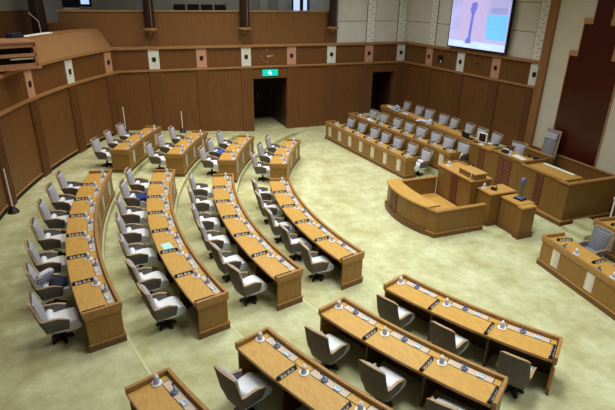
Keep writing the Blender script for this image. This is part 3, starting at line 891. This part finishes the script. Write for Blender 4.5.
# right-hand benches
desk(E1, 0, 5, 'straight wooden bench desk in the right foreground of the rostrum', .62, False, True, 'straight bench desks', 'bench_desk')
desk(E2, .25, 5, 'wooden bench desk at the right edge behind the front one', .62, False, True, 'straight bench desks', 'bench_desk')
grey_chair = make_chair('grey_armchair', 1.06, .63, .3)
for c in kids(grey_chair) + [g for k_ in kids(grey_chair) for g in kids(k_)]:
    if c.name.startswith('outer_shell') or c.name.startswith('back_cushion') or c.name.startswith('seat') or c.name.startswith('lumbar'):
        c.data.materials[0] = plain('slate_leather', (0.20, 0.21, 0.25), 0.4)
bench_items(E1, 0, 5, 'right-hand front bench', only=(3, 4), tt=.92, proto=grey_chair)
bench_items(E2, .25, 5, 'right-hand rear bench', only=(4,), chairs=False)

# ================================================================== STENOGRAPHERS' ENCLOSURE
def prism(mb, pts, z0, z1): return mb.face_grid([[(x, y, z) for x, y in pts] for z in (z0, z1)])
def offset_poly(): pass
t = thing('enclosure', 'low wooden enclosure with a curved front and raised floor before the lectern', 'enclosure', (0, -7, 0))
o0 = (0, -7, 0)
def bow(y0, dy, x0, x1, n=14):
    return [(x0 + (x1 - x0) * i / n, y0 - dy * (1 - (2 * i / n - 1) ** 2)) for i in range(n + 1)]
def wallring(mb, outer, inner, z0, z1):
    """vertical strip solid between an outer and an inner polyline of equal length"""
    rows = [[(a[0], a[1], z0), (b[0], b[1], z0), (b[0], b[1], z1), (a[0], a[1], z1)] for a, b in zip(outer, inner)]
    return mb.face_grid(rows)
fo = bow(-7.85, .22, -1.2, .95); fi = bow(-7.5, .12, -1.2, .95)
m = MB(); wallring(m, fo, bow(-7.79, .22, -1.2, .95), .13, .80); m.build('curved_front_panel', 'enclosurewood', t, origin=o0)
m = MB(); wallring(m, bow(-7.89, .22, -1.25, 1.0), bow(-7.46, .12, -1.25, 1.0), .80, .85); m.build('front_counter', 'desktop', t, origin=o0, bevel=.006)
m = MB(); wallring(m, bow(-7.90, .23, -1.23, .97), bow(-7.81, .22, -1.23, .97), 0, .12); wallring(m, bow(-7.91, .23, -1.24, .98), bow(-7.81, .22, -1.24, .98), .12, .15); m.build('front_plinth', 'deskplinth', t, origin=o0)
m = MB(); wallring(m, bow(-7.87, .222, -1.2, .95)[3:7], bow(-7.84, .22, -1.2, .95)[3:7], .16, .79); m.build('red_inlay', 'redinlay', t, origin=o0)
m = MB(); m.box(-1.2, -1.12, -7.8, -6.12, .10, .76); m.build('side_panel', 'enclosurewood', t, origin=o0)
m = MB(); m.box(-1.23, -1.10, -7.5, -6.12, .76, .80); m.build('side_rail', 'deskrim', t, origin=o0)
m = MB(); m.box(-1.22, -1.14, -7.8, -6.12, 0, .12); m.build('side_plinth', 'deskplinth', t, origin=o0)
for sx in (1,):
    side = [(sx * .95, -7.84), (sx * 1.25, -7.72), (sx * 1.25, -6.12)]
    inn = [(sx * .95, -7.74), (sx * 1.17, -7.65), (sx * 1.17, -6.12)]
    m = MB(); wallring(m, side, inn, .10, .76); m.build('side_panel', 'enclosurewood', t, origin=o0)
    e = .03
    so = [(sx * .93, -7.88), (sx * (1.25 + e), -7.75), (sx * (1.25 + e), -6.12)]; si = [(sx * .93, -7.72), (sx * (1.15), -7.62), (sx * 1.15, -6.12)]
    m = MB(); wallring(m, so, si, .76, .80); m.build('side_rail', 'deskrim', t, origin=o0)
    so = [(sx * .94, -7.89), (sx * (1.27), -7.75), (sx * 1.27, -6.12)]; si = [(sx * .94, -7.80), (sx * 1.2, -7.68), (sx * 1.2, -6.12)]
    m = MB(); wallring(m, so, si, 0, .12); m.build('side_plinth', 'deskplinth', t, origin=o0)
    so = [(sx * .94, -7.895), (sx * (1.28), -7.755), (sx * 1.28, -6.12)]
    m = MB(); wallring(m, so, si, .12, .15); m.build('side_moulding', 'deskrim', t, origin=o0)
m = MB(); prism(m, [(-1.12, -7.8), (.9, -7.8), (1.16, -7.6), (1.16, -6.13), (-1.12, -6.13)], .02, .24); m.build('raised_floor', 'desktop', t, origin=o0)
tt_ = MB(); tt_.rbox((-.95, -7.18, .28), (.26, .2, .08), .3); tag(tt_.build('floor_box', 'coaster'), 'small grey box on the raised floor inside the enclosure', 'box')

# ================================================================== LECTERN
t = thing('lectern', 'stepped wooden speaker lectern behind the curved enclosure', 'lectern', (0, -5.6, 0)); o0 = (0, -5.6, 0)
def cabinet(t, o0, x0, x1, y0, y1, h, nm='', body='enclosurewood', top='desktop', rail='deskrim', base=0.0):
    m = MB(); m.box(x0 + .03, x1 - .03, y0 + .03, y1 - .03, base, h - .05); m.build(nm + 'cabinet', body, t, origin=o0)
    m = MB(); m.box(x0, x1, y0, y1, h - .05, h - .012); m.build(nm + 'cornice', rail, t, origin=o0, bevel=.008)
    m = MB(); m.box(x0 + .02, x1 - .02, y0 + .02, y1 - .02, h - .012, h); m.build(nm + 'worktop', top, t, origin=o0)
    m = MB(); m.box(x0, x1, y0, y1, base, base + .12); m.box(x0 - .01, x1 + .01, y0 - .01, y1 + .01, base + .12, base + .15); m.build(nm + 'plinth', 'deskplinth', t, origin=o0)
cabinet(t, o0, -1.20, .50, -6.10, -5.32, 1.20, 'main_')
cabinet(t, o0, .50, 1.13, -5.88, -4.95, 1.00, 'wing_')
m = MB()
m.box(-.45, -.13, -6.085, -6.065, .16, 1.14); m.build('red_inlay', 'redinlay', t, origin=o0)
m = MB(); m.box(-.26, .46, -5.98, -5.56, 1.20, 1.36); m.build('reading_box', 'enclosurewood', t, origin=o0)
m = MB(); m.box(-.28, .48, -6.00, -5.54, 1.36, 1.385); m.build('reading_top', 'desktop', t, origin=o0, bevel=.005)
m = MB(); m.box(-1.2, -.4, -5.36, -5.30, 1.2, 1.24); m.box(-1.2, -1.14, -5.9, -5.3, 1.2, 1.24); m.build('back_rail', 'deskrim', t, origin=o0)
t = thing('gooseneck_microphone', 'slim white gooseneck microphone standing on the lectern beside the raised reading box', 'microphone', (.36, -6.04, 1.20))
m = MB(); m.lathe([(.03, 0), (.03, .012)], 10); m.build('microphone_base', 'black', t)
m = MB(); m.tube([(0, 0, .01), (0, .01, .18), (.0, .04, .32), (0, .03, .42)], .010, 6); m.build('neck', 'paper', t)
m = MB(); m.tube([(0, .03, .40), (0, .02, .47)], .02, 8); m.build('microphone_head', 'black', t)
place(cup, (-.95, -5.85, 1.2005), 0, 'covered water glass at the far end of the lectern top', 'lectern glasses')
place(cup, (.62, -5.72, 1.0005), .4, 'covered water glass on the low wing of the lectern', 'lectern glasses')
t = thing('black_receiver', 'small black receiver with a lead on the low wing of the lectern', 'receiver', (.84, -5.55, 1.0))
m = MB(); m.rbox((0, 0, .03), (.16, .12, .06), .5); m.build('receiver_body', 'black', t)
m = MB(); m.tube([(-.06, 0, .03), (-.12, .05, .10), (-.04, .10, .12), (.05, .06, .05)], .012, 6); m.build('lead', 'black', t)

t = thing('display_pedestal', 'narrow wooden pedestal cabinet to the right of the lectern', 'pedestal', (1.6, -5.4, 0)); o0 = (1.6, -5.4, 0)
cabinet(t, o0, 1.14, 1.88, -5.55, -4.98, .93, 'main_')
cabinet(t, o0, 1.88, 2.10, -5.62, -5.10, .93, 'front_')
t = thing('column_microphone', 'grey-blue upright column microphone with rounded head on a dark square base', 'microphone', (1.52, -5.20, .93), .2)
m = MB(); m.box(-.14, .14, -.13, .13, 0, .03); m.build('base_plate', 'black', t)
m = MB(); m.box(-.115, .115, -.105, .105, .03, .07); m.build('base_pad', 'bluecap', t, bevel=.01)
m = MB(); m.lathe([(.07, .07), (.045, .11), (.03, .15), (.032, .30), (.05, .36), (.055, .46), (.035, .50)], 12); m.build('column', 'greymetal', t)
m = MB(); m.lathe([(.035, .48), (.062, .51), (.072, .56), (.06, .61), (.02, .64)], 12); m.build('head', 'bluecap', t, smooth=True)

# ================================================================== ROSTRUM
t = thing('rostrum', 'large raised wooden rostrum with red lattice inlays below the red wall', 'rostrum', (0, -3, 0)); o0 = (0, -3, 0)
# front bodies
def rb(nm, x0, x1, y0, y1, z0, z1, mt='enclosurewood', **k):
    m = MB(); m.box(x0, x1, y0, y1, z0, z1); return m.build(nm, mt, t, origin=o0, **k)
def rostrum_section(x0, x1, yf, yb, h, wid):
    rb('front_panel', x0, x1, yf, yf + .06, .10, h - .06)
    rb('counter_top', x0, x1, yf + .02, yf + wid, h - .10, h - .06, 'desktop')
    rb('counter_rail', x0, x1, yf - .03, yf + .06, h - .06, h, 'deskrim', bevel=.008)
rostrum_section(-2.72, -1.62, -3.66, -2.5, 1.30, .62)
rostrum_section(-1.62, -.12, -3.66, -2.4, 1.36, .62)
rostrum_section(-.12, 1.42, -3.72, -2.3, 1.32, .90)
rb('front_panel', 1.42, 1.78, -3.74, -3.66, .10, 1.25)
rb('counter_top', 1.36, 1.74, -3.66, -2.75, 1.14, 1.18, 'desktop')
rb('counter_rail', 1.40, 1.81, -3.78, -3.66, 1.25, 1.30, 'deskrim', bevel=.008)
rb('side_panel', 1.72, 1.78, -3.66, -1.86, .10, 1.25)
rb('side_rail', 1.68, 1.81, -3.66, -1.86, 1.25, 1.30, 'deskrim', bevel=.008)
rb('side_panel', -2.74, -2.68, -3.62, -2.95, .50, 1.24)
rb('partition', -1.66, -1.60, -3.60, -2.5, .50, 1.36)
rb('partition', -.16, -.08, -3.62, -2.6, .50, 1.36)
rb('partition_rail', -1.66, -.10, -2.50, -2.42, 1.20, 1.36, 'enclosurewood')
rb('partition_cap', -1.68, -.08, -2.52, -2.40, 1.36, 1.40, 'deskrim')
rb('raised_floor', -2.70, 1.72, -3.60, -1.86, .02, .56, 'carpet')
rb('plinth', -2.76, 1.83, -3.82, -3.66, 0, .12, 'deskplinth'); rb('plinth', 1.74, 1.83, -3.66, -1.86, 0, .12, 'deskplinth')
rb('moulding', -2.77, 1.845, -3.835, -3.66, .12, .15, 'deskrim'); rb('moulding', 1.74, 1.845, -3.66, -1.86, .12, .15, 'deskrim')
for xa, yf in ((-2.2, -3.66), (-1.22, -3.66), (-.88, -3.66), (.55, -3.72)):
    for dx in (0, .17): rb('red_inlay', xa + dx, xa + dx + .13, yf - .015, yf + .01, .18, 1.20, 'redinlay')
t2 = MB(); t2.box(-.15, 1.06, -2.98, -2.84, 1.22, 1.262); 
t2 = MB(); t2.box(.0, 1.15, -2.96, -2.83, 1.22, 1.265); tag(t2.build('document_strip', plain and 'paper'), 'long cream strip lying on the counter before the high-backed chair', 'strip')

# chairs on the rostrum
HWC[:] = [.30, .06]
sp = make_chair('high_backed_chair', 1.60, .66, .0, .10)
tag(sp, 'high-backed grey chair with wooden edge in front of the dark red wall', 'chair')
sp.location = (-.66, -2.36, .50); sp.rotation_euler = (0, 0, PI + .12)
sp['group'] = 'rostrum chairs'
for c in kids(sp) + [g for k_ in kids(sp) for g in kids(k_)]:
    if c.name.startswith(('outer_shell', 'back_cushion', 'seat', 'lumbar')): c.data.materials[0] = plain('grey_leather', (0.23, 0.23, 0.26), 0.45)
m = MB(); m.rbox((0, -.285, 1.40), (.44, .09, .20), 0, .1); m.build('headrest', 'cushion', sp, bevel=.03)
o = place(bench_chair, (-1.45, -2.84, .56), PI + .3, 'pale-backed armchair turned sideways inside the raised box of the rostrum', 'rostrum chairs')
# papers and equipment
def sheet(x, y, z, w, d, rz, label, mat='paper', name='paper_sheet', h=.006):
    m = MB(); m.rbox((0, 0, h / 2), (w, d, h)); o = m.build(name, mat); o.location = (x, y, z); o.rotation_euler = (0, 0, rz)
    return tag(o, label, 'paper')
sheet(-.62, -3.36, 1.30, .55, .22, -.15, 'long white papers on the raised box of the rostrum', h=.02)
tele = thing('telephone', 'black telephone with white handset on the raised box of the rostrum', 'telephone', (-1.25, -3.38, 1.30), .3)
m = MB(); m.face_grid([[(-.12, -.1, z0), (.12, -.1, z0), (.12, .1, z1), (-.12, .1, z1)] for z0, z1 in ((0, 0), (.05, .09))]); m.build('telephone_body', 'black', tele)
m = MB(); m.tube([(-.12, .0, .09), (-.10, 0, .12), (.08, 0, .12), (.11, 0, .09)], .022, 8); m.build('handset', 'paper', tele)
place(cup, (-.98, -3.42, 1.3005), 0, 'covered water glass beside the telephone on the rostrum', 'rostrum glasses')
# monitor with pale case
t = thing('desktop_monitor', 'small monitor with black screen and pale case on the left rostrum counter', 'monitor', (-2.45, -3.36, 1.24), PI + .25)
m = MB(); m.box(-.18, .18, .0, .05, .08, .44); m.build('monitor_case', 'paper', t, bevel=.01)
m = MB(); m.box(-.14, .14, .05, .054, .12, .40); m.build('monitor_screen', 'black', t)
m = MB(); m.box(-.10, .10, -.08, .10, 0, .02); m.box(-.03, .03, -.02, .02, .02, .10); m.build('monitor_foot', 'paper', t)
t = thing('laptop', 'open black laptop on the back bench desk near the monitor', 'laptop', (-3.25, -3.36, 1.245), PI + .1)
m = MB(); m.box(-.19, .19, -.13, .13, 0, .022); m.build('laptop_base', 'black', t)
m = MB(); m.rbox((0, .15, .135), (.38, .014, .25), 0, -.2); m.build('laptop_lid', 'black', t)
# pale cloths and papers on the back bench
for i, (x, lab) in enumerate(((-8.15, 'blue and white cloth bundle on the back bench, nearest the far wall'), (-7.45, 'white and blue folder on the back bench beside the cloth bundle'), (-6.05, 'wide blue and white patterned cloth spread on the back bench'), (-5.55, 'blue and white cloth fold at the right of the wide spread'))):
    y = -3.40 - (x + 2.8) * -.027
    m = MB(); w_, h_ = ((.34, .26), (.40, .06), (.55, .08), (.22, .22))[i]
    m.face_grid([[(-w_ / 2, -.16, 0), (w_ / 2, -.14, 0), (w_ / 2 * .9, .17, 0), (-w_ / 2 * .95, .15, 0)], [(-w_ / 2 * .9, -.12, h_ * .7), (w_ / 2 * .8, -.11, h_), (w_ / 2 * .7, .12, h_ * .8), (-w_ / 2 * .8, .11, h_)]])
    o = m.build('cloth_bundle', 'clothblue', bevel=.02); o.location = (x, y - .02, 1.2455); o.rotation_euler = (0, 0, .2 * i)
    tag(o, lab, 'cloth')
sheet(-8.9, -3.40, 1.2455, .7, .18, -.05, 'white papers at the far end of the back bench desk', h=.02)
sheet(-7.9, -5.02, .9955, .6, .2, -.1, 'white paper sheets at the far end of the middle bench desk', h=.012)

# ================================================================== LOOSE THINGS
def on_chair(key, dx, dy, dz, rz):
    o = chair_extra[key]; a = o.rotation_euler.z
    c, s_ = math.cos(a), math.sin(a)
    return (o.location.x + dx * c - dy * s_, o.location.y + dx * s_ + dy * c, o.location.z + dz), a + rz
def pillow(name, key, off, rz, size, mat, label, cat, tilt=0.0):
    m = MB(); w_, d_, h_ = size
    rows = []
    for z, k in ((-h_ / 2, .7), (-h_ / 4, .95), (0, 1.0), (h_ / 4, .95), (h_ / 2, .7)):
        rows.append([(math.copysign(abs(math.cos(a)) ** .6, math.cos(a)) * w_ / 2 * k, math.copysign(abs(math.sin(a)) ** .6, math.sin(a)) * d_ / 2 * k, z) for a in [2 * PI * i / 16 for i in range(16)]])
    m.face_grid(rows)
    o = m.build(name, mat, smooth=True)
    loc, a = on_chair(key, *off, rz)
    o.location = loc; o.rotation_euler = (tilt, 0, a)
    tag(o, label, cat)
pillow('floral_cushion', ('A2', 5), (.03, -.13, .67), -.9, (.46, .42, .13), 'floral', 'white and navy floral cushion against the back of an outer-row armchair', 'cushion', rad(60))
pillow('seat_pad', ('A2', 5), (0, .12, .50), 0, (.36, .34, .07), 'navy', 'dark navy pad on the seat in front of the floral cushion', 'seat pad')
pillow('seat_pad', ('B2', 1), (0, .20, .515), 0, (.42, .40, .09), 'darkblue', 'dark blue pad on the armchair, second from the far end, second row middle section', 'seat pad')
pillow('seat_pad', ('C1', 1), (0, .17, .52), 0, (.46, .44, .10), 'blueitem', 'bright blue pad on the middle armchair of the third row far section', 'seat pad')
pb = Arc(RR['B'], *ROWS['B2'][:2]); q = pb.len * 4.6 / 7; x, y = pb.pt(q + .10, .42)
sheet(x, y, LV['B'] + HD + .0005, .30, .21, pb.ang(q) + .12, 'pale cyan sheet of paper lying on the second-row long desk', 'cyanpaper')

def pole_stand(x, y, z, label, h=1.25):
    t = thing('signal_pole', label, 'pole', (x, y, z), 0, 'white poles on black bases')
    m = MB(); m.lathe([(.15, 0), (.15, .03), (.10, .10), (.05, .17), (.03, .19)], 14); m.build('weighted_base', 'black', t)
    m = MB(); m.lathe([(.022, .17), (.022, h), (.008, h + .01)], 8); m.build('pole', 'coaster', t)
pole_stand(-10.95, -12.80, floor_at(-10.95, -12.80), 'white pole on a black base standing by the far panelled wall', .95)
pole_stand(-10.75, -15.2, floor_at(-10.75, -15.2), 'white pole behind the far end of the outermost row, near the wall corner', 1.12)
pole_stand(-3.10, -18.45, .486, 'white pole on a black base at the left edge by the curved wall')
t = thing('barrier_post', 'short white post with round top beside the right side of the rostrum', 'post', (2.62, -2.9, .24))
m = MB(); m.lathe([(.07, 0), (.07, .02), (.022, .03), (.022, .78)], 10); m.build('post', 'coaster', t)
m = MB(); m.lathe([(.01, .77), (.045, .80), (.045, .85), (.01, .88)], 10); m.build('post_head', 'coaster', t)
